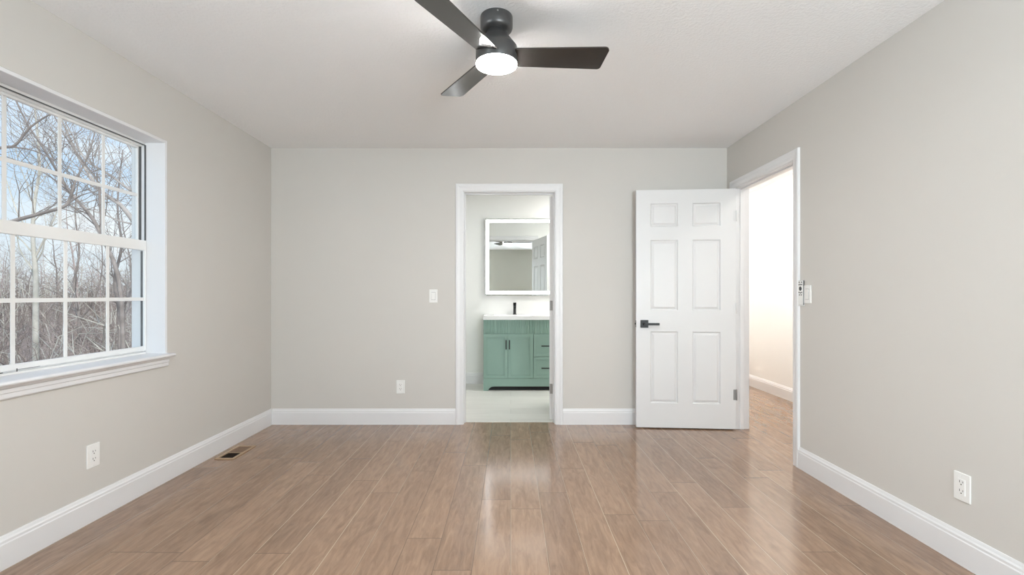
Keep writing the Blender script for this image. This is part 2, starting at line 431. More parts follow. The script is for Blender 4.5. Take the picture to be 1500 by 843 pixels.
# bathroom
wall('wall_bathroom', 'Y', BATH_Y, BATH_Y + .1, -1.3, 1.79, 0, H, [], M['bath_wall'], 'white bathroom wall behind the lighted mirror')
wall('wall_bathroom_left', 'X', -1.3, -1.2, YB + .12, BATH_Y, 0, H, [], M['bath_wall'], 'white left wall of the bathroom')
wall('wall_bathroom_right', 'X', 1.69, 1.79, YB + .12, BATH_Y, 0, H, [], M['bath_wall'], 'white right wall of the bathroom')
mb = MB(); mb.box((-1.2, YB + .12, 0), (DB['u0'] - .07, YB + .128, H)); mb.box((DB['u1'] + .07, YB + .12, 0), (1.69, YB + .128, H)); mb.box((DB['u0'] - .07, YB + .12, 2.125), (DB['u1'] + .07, YB + .128, H))
structure(mb.build('wall_bathroom_lining', M['bath_wall']), 'bathroom side of the back wall', 'wall')

# baseboards
baseboard('baseboard_left', [((XL, YF), (XL, YB), (1, 0))], 'white baseboard along the left wall')
baseboard('baseboard_back', [((XL + .015, YB), (DB['u0'] - .073, YB), (0, -1)), ((DB['u1'] + .073, YB), (XR - .015, YB), (0, -1))], 'white baseboard along the back wall')
baseboard('baseboard_right', [((XR, YF), (XR, DH['u0'] - .073), (-1, 0)), ((XR, DH['u1'] + .073), (XR, YB), (-1, 0))], 'white baseboard along the right wall')
baseboard('baseboard_hall', [((HALL_X1, .6), (HALL_X1, 7.5), (-1, 0))], 'white baseboard along the hall wall')
baseboard('baseboard_bathroom', [((-1.2, BATH_Y), (-.34, BATH_Y), (0, -1)), ((.63, BATH_Y), (1.69, BATH_Y), (0, -1))], 'white baseboard along the bathroom wall beside the vanity')

# door casings, jambs and stops
RV = .006
casing('trim_1', DB['u0'] - RV, DB['u1'] + RV, DB['zt'] + RV, lambda u, z, t: (u, YB - t, z), 'white casing around the bathroom doorway')
casing('trim_2', DB['u0'] - RV, DB['u1'] + RV, DB['zt'] + RV, lambda u, z, t: (u, YB + .12 + t, z), 'white casing on the bathroom side of the doorway')
casing('trim_3', DH['u0'] - RV, DH['u1'] + RV, DH['zt'] + RV, lambda u, z, t: (XR - t, u, z), 'white casing around the hall doorway')
casing('trim_4', DH['u0'] - RV, DH['u1'] + RV, DH['zt'] + RV, lambda u, z, t: (HALL_X0 + t, u, z), 'white casing on the hall side of the hall doorway')
mb = MB()
for u, s in ((DB['u0'], -1), (DB['u1'], 1)):
    mb.box((u, YB, 0), (u + s * JT, YB + .12, DB['zt'] + JT), .001, 1)
    mb.box((u, YB + .047, 0), (u - s * .010, YB + .080, DB['zt']), .002, 1)
mb.box((DB['u0'], YB, DB['zt']), (DB['u1'], YB + .12, DB['zt'] + JT), .001, 1)
mb.box((DB['u0'] + .01, YB + .047, DB['zt']), (DB['u1'] - .01, YB + .080, DB['zt'] - .010), .002, 1)
structure(mb.build('trim_5', M['trim']), 'white jamb of the bathroom doorway', 'trim')
mb = MB()
for u, s in ((DH['u0'], -1), (DH['u1'], 1)):
    mb.box((XR, u, 0), (HALL_X0, u + s * JT, DH['zt'] + JT), .001, 1)
    mb.box((XR + .040, u, 0), (XR + .074, u - s * .010, DH['zt']), .002, 1)
mb.box((XR, DH['u0'], DH['zt']), (HALL_X0, DH['u1'], DH['zt'] + JT), .001, 1)
mb.box((XR + .040, DH['u0'] + .01, DH['zt']), (XR + .074, DH['u1'] - .01, DH['zt'] - .010), .002, 1)
jamb_h = structure(mb.build('trim_6', M['trim']), 'white jamb of the hall doorway', 'trim')
mb = MB(); mb.box((XR + .004, DH['u0'] + .0005, .86), (XR + .034, DH['u0'] + .002, .925), .0004, 1)
mb.box((XR - .003, DH['u0'] - .001, .875), (XR + .004, DH['u0'] + .002, .91), .0004, 1)
mb.build('strike_plate', M['black'], jamb_h)
mb = MB(); mb.box((DB['u0'] + .0, 4.284, 0), (DB['u1'], 4.290, .004), .001, 1)
structure(mb.build('trim_7', M['tile']), 'thin threshold strip between wood and tile', 'trim')

# ------------------------------------------------------------------ windows
def window(name, label, w0, w1, f, glassmat, cols, cols_up):
    """double hung window with grilles; f(a, d, z): a along the wall, d depth outward from the room face"""
    root = empty_structure(name, label, 'window')
    def part(nm, mat, boxes, parent=root, bev=.0015):
        m_ = MB()
        for a0, a1, d0, d1, z0, z1 in boxes: m_.box(f(a0, d0, z0), f(a1, d1, z1), bev, 1)
        return m_.build(nm, mat, parent)
    z0, z1 = WZ
    part('jamb_liner', M['trim'], [(w0 - JT, w0, 0, .205, z0 - JT, z1 + JT), (w1, w1 + JT, 0, .205, z0 - JT, z1 + JT), (w0, w1, 0, .205, z1, z1 + JT)])
    part('frame_sill', M['vinyl'], [(w0, w1, .117, .205, z0 - JT, z0 + .009), (w0, w1, .128, .205, z0 + .009, z0 + .018)])
    part('frame_head', M['vinyl'], [(w0, w1, .119, .205, z1 - .014, z1), (w0, w1, .140, .205, z1 - .022, z1 - .014)])
    part('jamb_track', M['track'], [(w1 - .003, w1, .117, .1265, 1.475, z1 - .014), (w1 - .003, w1, .146, .160, 1.475, z1 - .022), (w1 - .002, w1, .137, .150, z0 + .03, 1.41),
                                    (w0, w0 + .003, .117, .1265, 1.475, z1 - .014), (w0, w0 + .003, .127, .139, z0 + .03, 1.41), (w0, w1, .117, .126, z1 - .017, z1 - .014)], bev=0)  # dark strips put in for the shaded gaps beside the sashes
    # lower sash (room side)
    lo = part('lower_sash', M['vinyl'], [(w0 + .002, w0 + .028, .113, .127, z0 + .018, 1.472), (w1 - .015, w1 - .002, .113, .127, z0 + .018, 1.472),
                                          (w0 + .028, w1 - .015, .113, .127, z0 + .018, z0 + .046), (w0 + .028, w1 - .015, .108, .130, 1.412, 1.472)])
    for c in cols: part('muntin', M['vinyl'], [(c - .010, c + .010, .1175, .1215, z0 + .046, 1.412)], lo, .0008)
    part('muntin', M['vinyl'], [(w0 + .028, w1 - .015, .1170, .1220, 1.106, 1.126)], lo, .0008)
    part('pane', glassmat, [(w0 + .026, w1 - .013, .1185, .1205, z0 + .044, 1.414)], lo, 0)
    up = part('upper_sash', M['vinyl'], [(w0 + .001, w0 + .010, .160, .176, 1.42, z1 - .022), (w1 - .010, w1 - .001, .160, .176, 1.42, z1 - .022),
                                          (w0 + .010, w1 - .010, .160, .176, 1.42, 1.45), (w0 + .010, w1 - .010, .160, .176, z1 - .034, z1 - .022)])
    for c in cols_up: part('muntin', M['vinyl'], [(c - .010, c + .010, .1655, .1695, 1.45, z1 - .034)], up, .0008)
    part('muntin', M['vinyl'], [(w0 + .010, w1 - .010, .165, .170, 1.742, 1.762)], up, .0008)
    part('pane', glassmat, [(w0 + .008, w1 - .008, .1665, .1685, 1.448, z1 - .032)], up, 0)
    # stool and apron
    m_ = MB(); m_.box(f(w0, 0, z0 - .020), f(w1, .117, z0))
    hn = .022
    nose = [(0, z0 - .020), (-.044, z0 - .020), (-.050, z0 - .016), (-.052, z0 - .010), (-.050, z0 - .004), (-.044, z0), (0, z0)]
    m_.prism(nose, lambda d, z, a: f(a, d, z), w0 - hn, w1 + hn)
    m_.build('sill', M['trim'], root)
    m_ = MB()
    prof = [(0, z0 - .020), (-.028, z0 - .020), (-.024, z0 - .032), (-.018, z0 - .036), (-.018, z0 - .052), (-.014, z0 - .056), (-.014, z0 - .074), (-.009, z0 - .080), (0, z0 - .080)]
    m_.prism(prof, lambda d, z, a: f(a, d, z), w0 - hn + .012, w1 + hn - .012)
    m_.build('apron', M['trim'], root)
    return root
fl = lambda a, d, z: (XL - d, a, z)
win1 = window('window_1', 'white double-hung gridded window in the left wall, bare woods beyond', W1[0], W1[1], fl, M['glass'], (2.648, 2.397, 2.143), (2.676, 2.417, 2.152))
mb = MB()
for (y0, z0_, y1_, z1_) in ((2.035, .7955, 2.07, .7985), (2.085, .796, 2.10, .799)): mb.box((XL - .1205, y0, z0_), (XL - .1165, y1_, z1_), .0005, 1)
mb.box((XL - .113, 2.155, .803), (XL - .1115, 2.26, .8045)); mb.box((XL - .113, 2.153, .795), (XL - .1115, 2.157, .809))
mb.build('scuff_mark', M['track'], win1)
window('window_2', 'white gridded window in the left wall beside the camera', W2[0], W2[1], fl, M['glass'], (-.26, 0, .26), (-.26, 0, .26))
fr = lambda a, d, z: (a, YF - d * .6, z)
window('window_3', 'white gridded window in the rear wall, left', *RW[0], fr, M['glass'], (-1.59, -1.35, -1.11), (-1.59, -1.35, -1.11))
window('window_4', 'white gridded window in the rear wall, right', *RW[1], fr, M['glass'], (1.06, 1.30, 1.54), (1.06, 1.30, 1.54))

# ------------------------------------------------------------------ panel doors
def door_leaf(name, parent, w, h, th, cols, rows, mat):
    """six-panel leaf in local x 0..w, z 0..h, y -th/2..th/2"""
    mb = MB(); bm = mb.bm
    xs = sorted({0, w, *[c for p in cols for c in p]}); zs = sorted({0, h, *[c for p in rows for c in p]})
    panels = []
    for side in (-1, 1):
        g = {(i, j): bm.verts.new((x, side * th / 2, z)) for i, x in enumerate(xs) for j, z in enumerate(zs)}
        for i in range(len(xs) - 1):
            for j in range(len(zs) - 1):
                q = [g[i, j], g[i + 1, j], g[i + 1, j + 1], g[i, j + 1]]
                fc = bm.faces.new(q if side < 0 else q[::-1])
                if any(a <= xs[i] and xs[i + 1] <= b for a, b in cols) and any(a <= zs[j] and zs[j + 1] <= b for a, b in rows): panels.append(fc)
        if side < 0: g0 = g
    nx, nz_ = len(xs), len(zs)
    for i in range(nx - 1):
        bm.faces.new((g0[i, 0], g[i, 0], g[i + 1, 0], g0[i + 1, 0])); bm.faces.new((g0[i, nz_ - 1], g0[i + 1, nz_ - 1], g[i + 1, nz_ - 1], g[i, nz_ - 1]))
    for j in range(nz_ - 1):
        bm.faces.new((g0[0, j], g0[0, j + 1], g[0, j + 1], g[0, j])); bm.faces.new((g0[nx - 1, j], g[nx - 1, j], g[nx - 1, j + 1], g0[nx - 1, j + 1]))
    bmesh.ops.recalc_face_normals(bm, faces=bm.faces)
    bmesh.ops.inset_individual(bm, faces=panels, thickness=.011, depth=-.0115)
    bmesh.ops.inset_individual(bm, faces=panels, thickness=.007, depth=-.0005)
    bmesh.ops.inset_individual(bm, faces=panels, thickness=.024, depth=.0095)
    return mb.build(name, mat, parent)

def hinge(parent, x, y, z, mat, leaf=(.030, .0015, .088), d=(1, 0)):
    mb = MB()
    mb.lathe([(0, -.047), (.0045, -.047), (.0055, -.044), (.0055, .044), (.0045, .047), (0, .047)], (x, y, z), 12)
    return mb, mb.build('hinge', mat, parent)

# hall door: hinged on the far jamb, standing open against the back wall
D2 = empty_structure('door_2', 'white six-panel hall door standing open in front of the back wall', 'door', (XR - .007, DH['u1'] - .003, .010), math.radians(-4.5))
LW, LH, LT = .825, 2.03, .035
holder = door_leaf('leaf', D2, LW, LH, LT, [(.118, .348), (.468, .700)], [(.208, .820), (1.000, 1.602), (1.716, 1.914)], M['door'])
holder.location = (-LW - .001, -LT / 2 - .002, 0)
# lever handle with square rose, on both faces
def lever(parent, x, y, z, s, dx):
    h = bpy.data.objects.new('door_handle', None)
    m_ = MB(); m_.box((x - .033, y, z - .033), (x + .033, y + s * .009, z + .033), .002, 2)
    m_.lathe([(0, 0), (.011, 0), (.011, .045), (0, .045)], (x, y if s > 0 else y - .045, z), 20, 'Y')
    m_.box((x - dx * .011, y + s * .036, z - .010), (x + dx * .118, y + s * .050, z + .010), .002, 2)
    o = m_.build('door_handle', M['black'], parent)
    o['label'] = 'black lever handle with a square rose'
    return o
lever(D2, -LW + .066, -LT - .002, .885, -1, 1)
lever(D2, -LW + .066, -.002, .885, 1, 1)
mb = MB(); mb.box((-LW - .0022, -LT / 2 - .014, .856), (-LW - .001, -LT / 2 + .010, .914), .0004, 1); mb.box((-LW - .010, -LT / 2 - .008, .878), (-LW - .002, -LT / 2 + .004, .892), .001, 1)
mb.build('latch', M['black'], D2)
for z, mt in ((.29, 'nickel'), (1.02, 'door'), (1.80, 'door')):
    mb = MB()
    mb.lathe([(0, -.046), (.0045, -.046), (.006, -.043), (.006, .043), (.0045, .046), (0, .046)], (.003, -.041, z), 12)
    mb.box((-.022, -.0390, z - .044), (.0, -.0370, z + .044), .0004, 1)
    mb.box((.0, -.036, z - .044), (.0015, -.004, z + .044), .0004, 1)
    mb.build('hinge', M[mt], D2)

# bathroom door: hinged on the right jamb, standing open into the bathroom
D1 = empty_structure('door_1', 'white bathroom door opened into the bathroom, seen on edge', 'door', (DB['u1'] + .001, YB + .126, .010), math.radians(-14))
lf = door_leaf('leaf', D1, .78, 2.03, LT, [(.11, .33), (.45, .67)], [(.208, .820), (1.000, 1.602), (1.716, 1.914)], M['door'])
lf.rotation_euler = (0, 0, PI / 2); lf.location = (-LT / 2 - .002, .004, 0)
for z, mt in ((.278, 'nickel'), (1.036, 'nickel'), (1.80, 'door')):
    mb = MB()
    mb.box((-.034, .0012, z - .045), (-.004, .0035, z + .045), .0004, 1)
    mb.lathe([(0, -.046), (.0045, -.046), (.006, -.043), (.006, .043), (.0045, .046), (0, .046)], (-.003, .0, z), 12)
    mb.build('hinge', M[mt], D1)
for s in (-1, 1):
    m_ = MB(); x = -LT / 2 - .002 + s * LT / 2
    m_.box((x, .718 - .033, .885 - .033), (x + s * .009, .718 + .033, .885 + .033), .002, 2)
    m_.box((x + s * .034, .60, .875), (x + s * .048, .73, .895), .002, 2); m_.box((x, .708, .875), (x + s * .04, .728, .895), .002, 2)
    m_.build('door_handle', M['black'], D1)

# ------------------------------------------------------------------ ceiling fan
FX, FY = -.066, 2.232
fan = thing('ceiling_fan', 'dark low-profile ceiling fan with three blades and a lit round lamp', 'ceiling fan', (FX, FY, 0))
mb = MB(); mb.lathe([(0, H), (.074, H), (.0755, H - .004), (.0755, H - .050), (.072, H - .060), (.064, H - .067), (.05, H - .070), (0, H - .070)], n=64)
mb.build('canopy', M['gunmetal'], fan)
mb = MB(); mb.lathe([(0, .0025), (.004, .002), (.0045, 0), (0, 0)], (.008, -.0755, H - .012), 12, 'Y'); mb.build('screw', M['nickel'], fan)
mb = MB(); mb.lathe([(.045, H - .069), (.047, H - .080), (.060, 2.345), (.080, 2.318), (.092, 2.302), (.0970, 2.296), (.0970, 2.225), (.0955, 2.222), (0, 2.222)], n=64)
mb.build('motor_housing', M['gunmetal'], fan)
mb = MB(); mb.lathe([(0, 2.2215), (.0945, 2.2215), (.0955, 2.219), (.094, 2.213), (.085, 2.2085), (.06, 2.206), (0, 2.2050)], n=64)
o = mb.build('lamp_lens', M['lamp'], fan); o['label'] = 'glowing white round lamp lens'
def blade_mesh():
    mb = MB(); bm = mb.bm
    L0, L1 = .086, .513
    out_ = []
    c0, c1 = .118, .150         # chord at root and tip
    out_.append((L0, -c0 / 2)); out_.append((L0, c0 / 2))
    # leading edge (+y here), rounded tip corners
    def corner(cx, cy, r, a0, a1, n=6): return [(cx + r * math.cos(a0 + (a1 - a0) * k / n), cy + r * math.sin(a0 + (a1 - a0) * k / n)) for k in range(n + 1)]
    r = .018
    out_ += corner(L1 - .012 - r, c1 / 2 - .006 - r, r, PI / 2, 0)
    out_ += corner(L1 - r, -c1 / 2 + r + .002, r * 1.2, 0, -PI / 2)
    mb.prism(out_, lambda u, v, d: (u, v, d), -.003, .003)
    return mb
PITCH = math.radians(12.5)
for k, ang in enumerate((2.0, 122.0, 242.0)):
    mb = blade_mesh(); bm = mb.bm
    # right-hand edge (seen from the hub) is the higher one
    R = Matrix.Rotation(math.radians(ang), 4, 'Z') @ Matrix.Translation((0, 0, 2.253)) @ Matrix.Rotation(-PITCH, 4, 'X')
    bmesh.ops.transform(bm, matrix=R, verts=bm.verts)
    mb.build('blade', M['blade'], fan)

# ------------------------------------------------------------------ unseen lamps: near hall light, added hall and bathroom fill
def flush_light(label, loc, r, lampmat):
    t = thing('flush_ceiling_light', label, 'ceiling light', loc)
    mb = MB(); mb.lathe([(0, 0), (r + .02, 0), (r + .02, -.02), (r, -.028), (r, -.02), (0, -.02)]); mb.build('rim', M['plastic'], t)
    mb = MB(); mb.lathe([(0, -.022), (r - .002, -.022), (r - .002, -.034), (r * .8, -.046), (0, -.052)]); mb.build('diffuser', lampmat, t)
flush_light('round flush light on the hall ceiling near the doorway', (2.53, 2.95, H), .12, M['hall_lamp_dim'])
flush_light('round flush light on the hall ceiling beyond the doorway', (2.50, 4.75, H), .12, M['hall_lamp'])  # added lamp, brightens the hall wall and floor
flush_light('round flush light on the hall ceiling at its far end', (2.50, 6.9, H), .12, M['hall_lamp'])  # second added lamp, evens out the hall brightness
flush_light('round flush light on the bathroom ceiling', (.95, 5.45, H), .28, M['bath_lamp'])  # added lamp that keeps the white bathroom walls bright

# ------------------------------------------------------------------ bathroom vanity
VX0, VX1, VY, VB = -.325, .605, 5.695, BATH_Y - .002
van = thing('bathroom_vanity', 'sage green bathroom vanity with fluted apron, black handles, white top', 'vanity', (0, 0, 0))
mb = MB()
mb.box((VX0, VY + .018, .070), (VX1, VB, .845), .001, 1)                                          # carcass
# base rail with arched feet
rail = [(VX0, .0), (VX0 + .055, 0), (VX0 + .062, .018), (VX0 + .078, .036), (VX0 + .100, .048), (VX0 + .13, .052),
        (VX1 - .13, .052), (VX1 - .100, .048), (VX1 - .078, .036), (VX1 - .062, .018), (VX1 - .055, 0), (VX1, 0), (VX1, .146), (VX0, .146)]
mb.prism(rail, lambda u, v, d: (u, d, v), VY, VY + .018)
for x in (VX0, VX1 - .018): mb.box((x, VY + .018, 0), (x + .018, VB, .075))
mb.build('body', M['green'], van)
mb = MB(); mb.box((VX0 + .018, VY + .05, .001), (VX1 - .018, VY + .06, .071)); mb.build('toe_kick', M['slot'], van)  # near-black panel put in for the shade under the vanity
mb = MB()                                                                                          # fluted apron
pts = [(VX0, VY + .016)]
nfl = 46; wfl = (VX1 - VX0) / nfl
for k in range(nfl):
    x = VX0 + k * wfl
    if k % 8 == 7: pts += [(x, VY + .004), (x + wfl, VY + .004)]
    else: pts += [(x + .0006, VY + .006), (x + wfl * .25, VY + .0005), (x + wfl * .75, VY + .0005), (x + wfl - .0006, VY + .006)]
pts += [(VX1, VY + .016)]
mb.prism(pts, lambda u, v, d: (u, v, d), .680, .845)
mb.build('fluted_panel', M['green'], van)
def shaker(name, x0, x1, z0, z1, fw=.036):
    mb = MB()
    for a, b, c, d in ((x0, x0 + fw, z0, z1), (x1 - fw, x1, z0, z1), (x0 + fw, x1 - fw, z0, z0 + fw), (x0 + fw, x1 - fw, z1 - fw, z1)):
        mb.box((a, VY - .002, c), (b, VY + .016, d), .0012, 1)
    mb.box((x0 + fw - .002, VY + .007, z0 + fw - .002), (x1 - fw + .002, VY + .014, z1 - fw + .002))
    # thin bead inside the frame
    i0, i1, j0, j1 = x0 + fw, x1 - fw, z0 + fw, z1 - fw; bw = .005
    for a, b, c, d in ((i0, i0 + bw, j0, j1), (i1 - bw, i1, j0, j1), (i0 + bw, i1 - bw, j0, j0 + bw), (i0 + bw, i1 - bw, j1 - bw, j1)):
        mb.box((a, VY + .003, c), (b, VY + .008, d))
    return mb.build(name, M['green'], van)
def pull(parent, x, z, ln, vert):
    mb = MB()
    if vert:
        mb.box((x - .006, VY - .030, z - ln / 2), (x + .006, VY - .020, z + ln / 2), .0015, 1)
        for zz in (z - ln / 2 + .012, z + ln / 2 - .012): mb.box((x - .004, VY - .022, zz - .004), (x + .004, VY - .001, zz + .004))
    else:
        mb.box((x - ln / 2, VY - .030, z - .006), (x + ln / 2, VY - .020, z + .006), .0015, 1)
        for xx in (x - ln / 2 + .012, x + ln / 2 - .012): mb.box((xx - .004, VY - .022, z - .004), (xx + .004, VY - .001, z + .004))
    o = mb.build('handle', M['black'], parent); o['label'] = 'black bar handle'; return o
d_ = shaker('door', VX0 + .003, -.035, .149, .676); pull(d_, -.054, .552, .112, True)
d_ = shaker('door', -.032, .268, .149, .676); pull(d_, -.013, .552, .112, True)
d_ = shaker('drawer', .274, VX1 - .003, .411, .676, .030); pull(d_, .44, .537, .15, False)
d_ = shaker('drawer', .274, VX1 - .003, .149, .405, .030); pull(d_, .44, .273, .15, False)

top = thing('vanity_countertop', 'white countertop with rectangular sink basin on the green vanity', 'countertop', (0, 0, 0))
mb = MB(); tz0, tz1 = .846, .894
bx0, bx1, by0, by1 = -.20, .30, VY + .10, VB - .12
X0, X1, Y0, Y1 = VX0 - .006, VX1 + .006, VY - .010, VB
mb.box((X0, Y0, tz0), (X1, by0, tz1), .003, 2); mb.box((X0, by1, tz0), (X1, Y1, tz1), .003, 2)
mb.box((X0, by0, tz0), (bx0, by1, tz1)); mb.box((bx1, by0, tz0), (X1, by1, tz1))
mb.build('slab', M['ceramic'], top)
mb = MB(); t = bmesh.new()
ro = [t.verts.new(p) for p in ((bx0, by0, tz1 - .002), (bx1, by0, tz1 - .002), (bx1, by1, tz1 - .002), (bx0, by1, tz1 - .002))]
bo = [t.verts.new(p) for p in ((bx0 + .04, by0 + .04, tz0 + .002), (bx1 - .04, by0 + .04, tz0 + .002), (bx1 - .04, by1 - .04, tz0 + .002), (bx0 + .04, by1 - .04, tz0 + .002))]
for k in range(4): t.faces.new((ro[k], ro[(k + 1) % 4], bo[(k + 1) % 4], bo[k]))
t.faces.new(bo); mb.merge(t)
mb.build('basin', M['ceramic'], top)

fau = thing('faucet', 'black single-lever faucet on the white vanity countertop', 'faucet', (.052, VB - .075, tz1))
mb = MB(); mb.lathe([(0, 0), (.026, 0), (.026, .006), (.020, .008), (.018, .010), (.018, .120), (.0, .120)], n=32); mb.build('body', M['black'], fau)
mb = MB(); mb.prism([(.0, .092), (.0, .112), (-.120, .104), (-.120, .090)], lambda u, v, d: (d, u, v), -.015, .015); mb.build('spout', M['black'], fau)
mb = MB(); mb.prism([(.022, .121), (-.020, .121), (-.060, .148), (-.060, .154), (.0, .140), (.022, .132)], lambda u, v, d: (d, u, v), -.019, .019); mb.build('lever', M['black'], fau)

# lighted mirror
MX0, MX1, MZ0, MZ1, MY = -.335, .605, 1.136, 2.130, BATH_Y - .034
mir = thing('lighted_mirror', 'rectangular bathroom mirror with a glowing white LED border', 'mirror', (0, 0, 0))
mb = MB(); mb.box((MX0 + .012, MY + .004, MZ0 + .012), (MX1 - .012, BATH_Y - .001, MZ1 - .012)); mb.build('backing', M['plastic'], mir)
def ring(x0, x1, z0, z1, w, y0, y1):
    mb = MB()
    for a, b, c, d in ((x0, x0 + w, z0, z1), (x1 - w, x1, z0, z1), (x0 + w, x1 - w, z0, z0 + w), (x0 + w, x1 - w, z1 - w, z1)): mb.box((a, y0, c), (b, y1, d))
    return mb
E1, E2 = .020, .037
ring(MX0, MX1, MZ0, MZ1, E1, MY, MY + .004).build('glass_edge', M['mirror'], mir)
o = ring(MX0 + E1, MX1 - E1, MZ0 + E1, MZ1 - E1, E2, MY, MY + .004).build('light_strip', M['led'], mir); o['label'] = 'glowing white border strip'
mb = MB(); k = E1 + E2; mb.box((MX0 + k, MY, MZ0 + k), (MX1 - k, MY + .004, MZ1 - k)); mb.build('glass', M['mirror'], mir)

# ------------------------------------------------------------------ outlets and switches (local: face looks to -y)
def wall_outlet(label, loc, rz):
    t = thing('wall_outlet', label, 'outlet', loc, rz, 'white wall outlets')
    mb = MB(); mb.box((-.037, -.0065, -.059), (.037, 0, .059), .0025, 2); mb.build('cover_plate', M['plastic'], t)
    mb = MB(); mb.box((-.0168, -.0085, -.0335), (.0168, -.006, .0335), .0008, 1); r = mb.build('receptacle', M['plastic'], t)
    for z in (.0185, -.0185):
        mb = MB()
        mb.box((-.0082, -.0090, z - .001), (-.0062, -.0084, z + .0085)); mb.box((.0062, -.0090, z + .0005), (.0082, -.0084, z + .0075))
        mb.lathe([(0, -.0004), (.0026, -.0004), (.0026, .0002), (0, .0002)], (0, -.0087, z - .0075), 14, 'Y')
        mb.build('socket', M['slot'], r)
    for z in (.049, -.049):
        mb = MB(); mb.lathe([(0, -.0006), (.0028, -.0004), (.003, .0004), (0, .0004)], (0, -.0066, z), 14, 'Y'); mb.build('screw', M['plastic'], t)
    return t
wall_outlet('white duplex outlet low on the left wall under the window', (XL, 2.416, .329), PI / 2)
wall_outlet('white duplex outlet on the back wall, left of the bathroom doorway', (-.970, YB, .332), 0)
wall_outlet('white duplex outlet low on the right wall near the camera', (XR, 2.017, .329), -PI / 2)
def rocker_switch(label, loc, rz):
    t = thing('light_switch', label, 'light switch', loc, rz, 'white rocker switches')
    mb = MB(); mb.box((-.036, -.0065, -.058), (.036, 0, .058), .0025, 2); mb.build('cover_plate', M['plastic'], t)
    mb = MB(); mb.box((-.0180, -.0072, -.0345), (.0180, -.006, .0345)); mb.build('rocker_frame', M['button'], t).scale = (1, 1, 1)
    mb = MB(); mb.prism([(-.0060, -.0330), (-.0075, -.0330), (-.0090, 0), (-.0115, .0330), (-.0060, .0330)], lambda u, v, d: (d, u, v), -.0170, .0170); mb.build('rocker', M['plastic'], t)
    for z in (.048, -.048):
        mb = MB(); mb.lathe([(0, -.0006), (.0028, -.0004), (.003, .0004), (0, .0004)], (0, -.0066, z), 14, 'Y'); mb.build('screw', M['plastic'], t)
    return t
rocker_switch('white rocker switch on the back wall, left of the bathroom doorway', (-.681, YB, 1.133), 0)
rocker_switch('white rocker switch on the right wall beside the fan remote', (XR, 3.068, 1.146), -PI / 2)

# fan remote in its wall cradle, beside the hall doorway (local: face looks to -y)
RL, RZ = (XR, 3.128, 1.150), -PI / 2
cr_ = thing('remote_cradle', 'small white wall cradle holding the fan remote by the doorway', 'remote holder', RL, RZ)
mb = MB(); mb.box((-.026, -.003, -.074), (.026, 0, .0), .001, 1); mb.box((-.028, -.013, -.079), (.028, 0, -.0745), .001, 1)
mb.build('cradle_shell', M['plastic'], cr_)
rm = thing('fan_remote', 'slim white fan remote with dark buttons in the wall cradle', 'remote', RL, RZ)
mb = MB(); mb.box((-.0265, -.0118, -.0740), (.0265, -.0035, .086), .002, 2); mb.build('back_shell', M['grey_plastic'], rm)
mb = MB(); mb.box((-.0255, -.0135, -.0730), (.0255, -.0110, .085), .001, 2); mb.build('face_plate', M['plastic'], rm)
mb = MB(); mb.lathe([(0, -.001), (.0140, -.001), (.0145, .0005), (0, .0005)], (0, -.0137, .033), 24, 'Y'); mb.build('round_button', M['button'], rm)
for x, z in ((-.013, .075), (.013, .075), (-.014, .059), (0, .059), (.014, .059), (-.014, .008), (0, .005), (.014, .008), (-.010, -.008), (.010, -.008)):
    mb = MB(); mb.box((x - .0048, -.0145, z - .0042), (x + .0048, -.0132, z + .0042), .001, 1); mb.build('button', M['button'], rm)

# floor register
vn = thing('floor_vent', 'tan wooden floor vent beside the left baseboard, half open', 'floor vent', (-1.986, 3.455, 0))
hx, hy, bw = .068, .146, .020
mb = MB()
for a, b, c, d in ((-hx, -hx + bw, -hy, hy), (hx - bw, hx, -hy, hy), (-hx + bw, hx - bw, -hy, -hy + bw), (-hx + bw, hx - bw, hy - bw, hy)):
    mb.box((a, c, 0), (b, d, .007), .0015, 1)
mb.build('frame', M['vent'], vn)
mb = MB(); mb.box((-hx + bw, -hy + bw, .0002), (hx - bw, hy - bw, .0012)); mb.build('duct_opening', M['void'], vn)
mb = MB(); mb.box((-hx + bw, -.005, .0015), (hx - bw, hy - bw, .0045), .0005, 1); mb.build('damper', M['damper'], vn)
mb = MB(); mb.box((-hx + bw, -.012, .0015), (hx - bw, -.005, .006), .0005, 1); mb.build('crossbar', M['vent'], vn)

# ------------------------------------------------------------------ outside: wooded hillside
rnd = random.Random(7)
def sm(a, b, x):
    t = max(0, min(1, (x - a) / (b - a))); return t * t * (3 - 2 * t)
def ground(x, y):
    d = math.hypot(x, y)
    return -2.7 + 2.9 * sm(14, 85, d) - 3 * sm(95, 160, d) + .35 * math.sin(x * .21 + 1) * math.cos(y * .17) * sm(8, 25, d)
mb = MB(); bm = mb.bm; NR, NA = 46, 44
gv = [[None] * (NA + 1) for _ in range(NR + 1)]
for i in range(NR + 1):
    d = 3.6 + (150 - 3.6) * (i / NR) ** 1.6
    for j in range(NA + 1):
        a = math.radians(-15 + 115 * j / NA)          # angle from +y toward -x
        x, y = -d * math.sin(a) - 2.4, d * math.cos(a)
        gv[i][j] = bm.verts.new((x, y, ground(x, y)))
gv0 = gv
for i in range(NR):
    for j in range(NA):
        q = (gv[i][j], gv[i + 1][j], gv[i + 1][j + 1], gv[i][j + 1])
        if max(v.co.x for v in q) > -2.36: continue
        bm.faces.new(q)
for v in [v for v in bm.verts if not v.link_faces]: bm.verts.remove(v)
bmesh.ops.recalc_face_normals(bm, faces=bm.faces)
structure(mb.build('hillside', M['litter'], smooth=True), 'leaf-covered wooded hillside outside the window', 'ground')

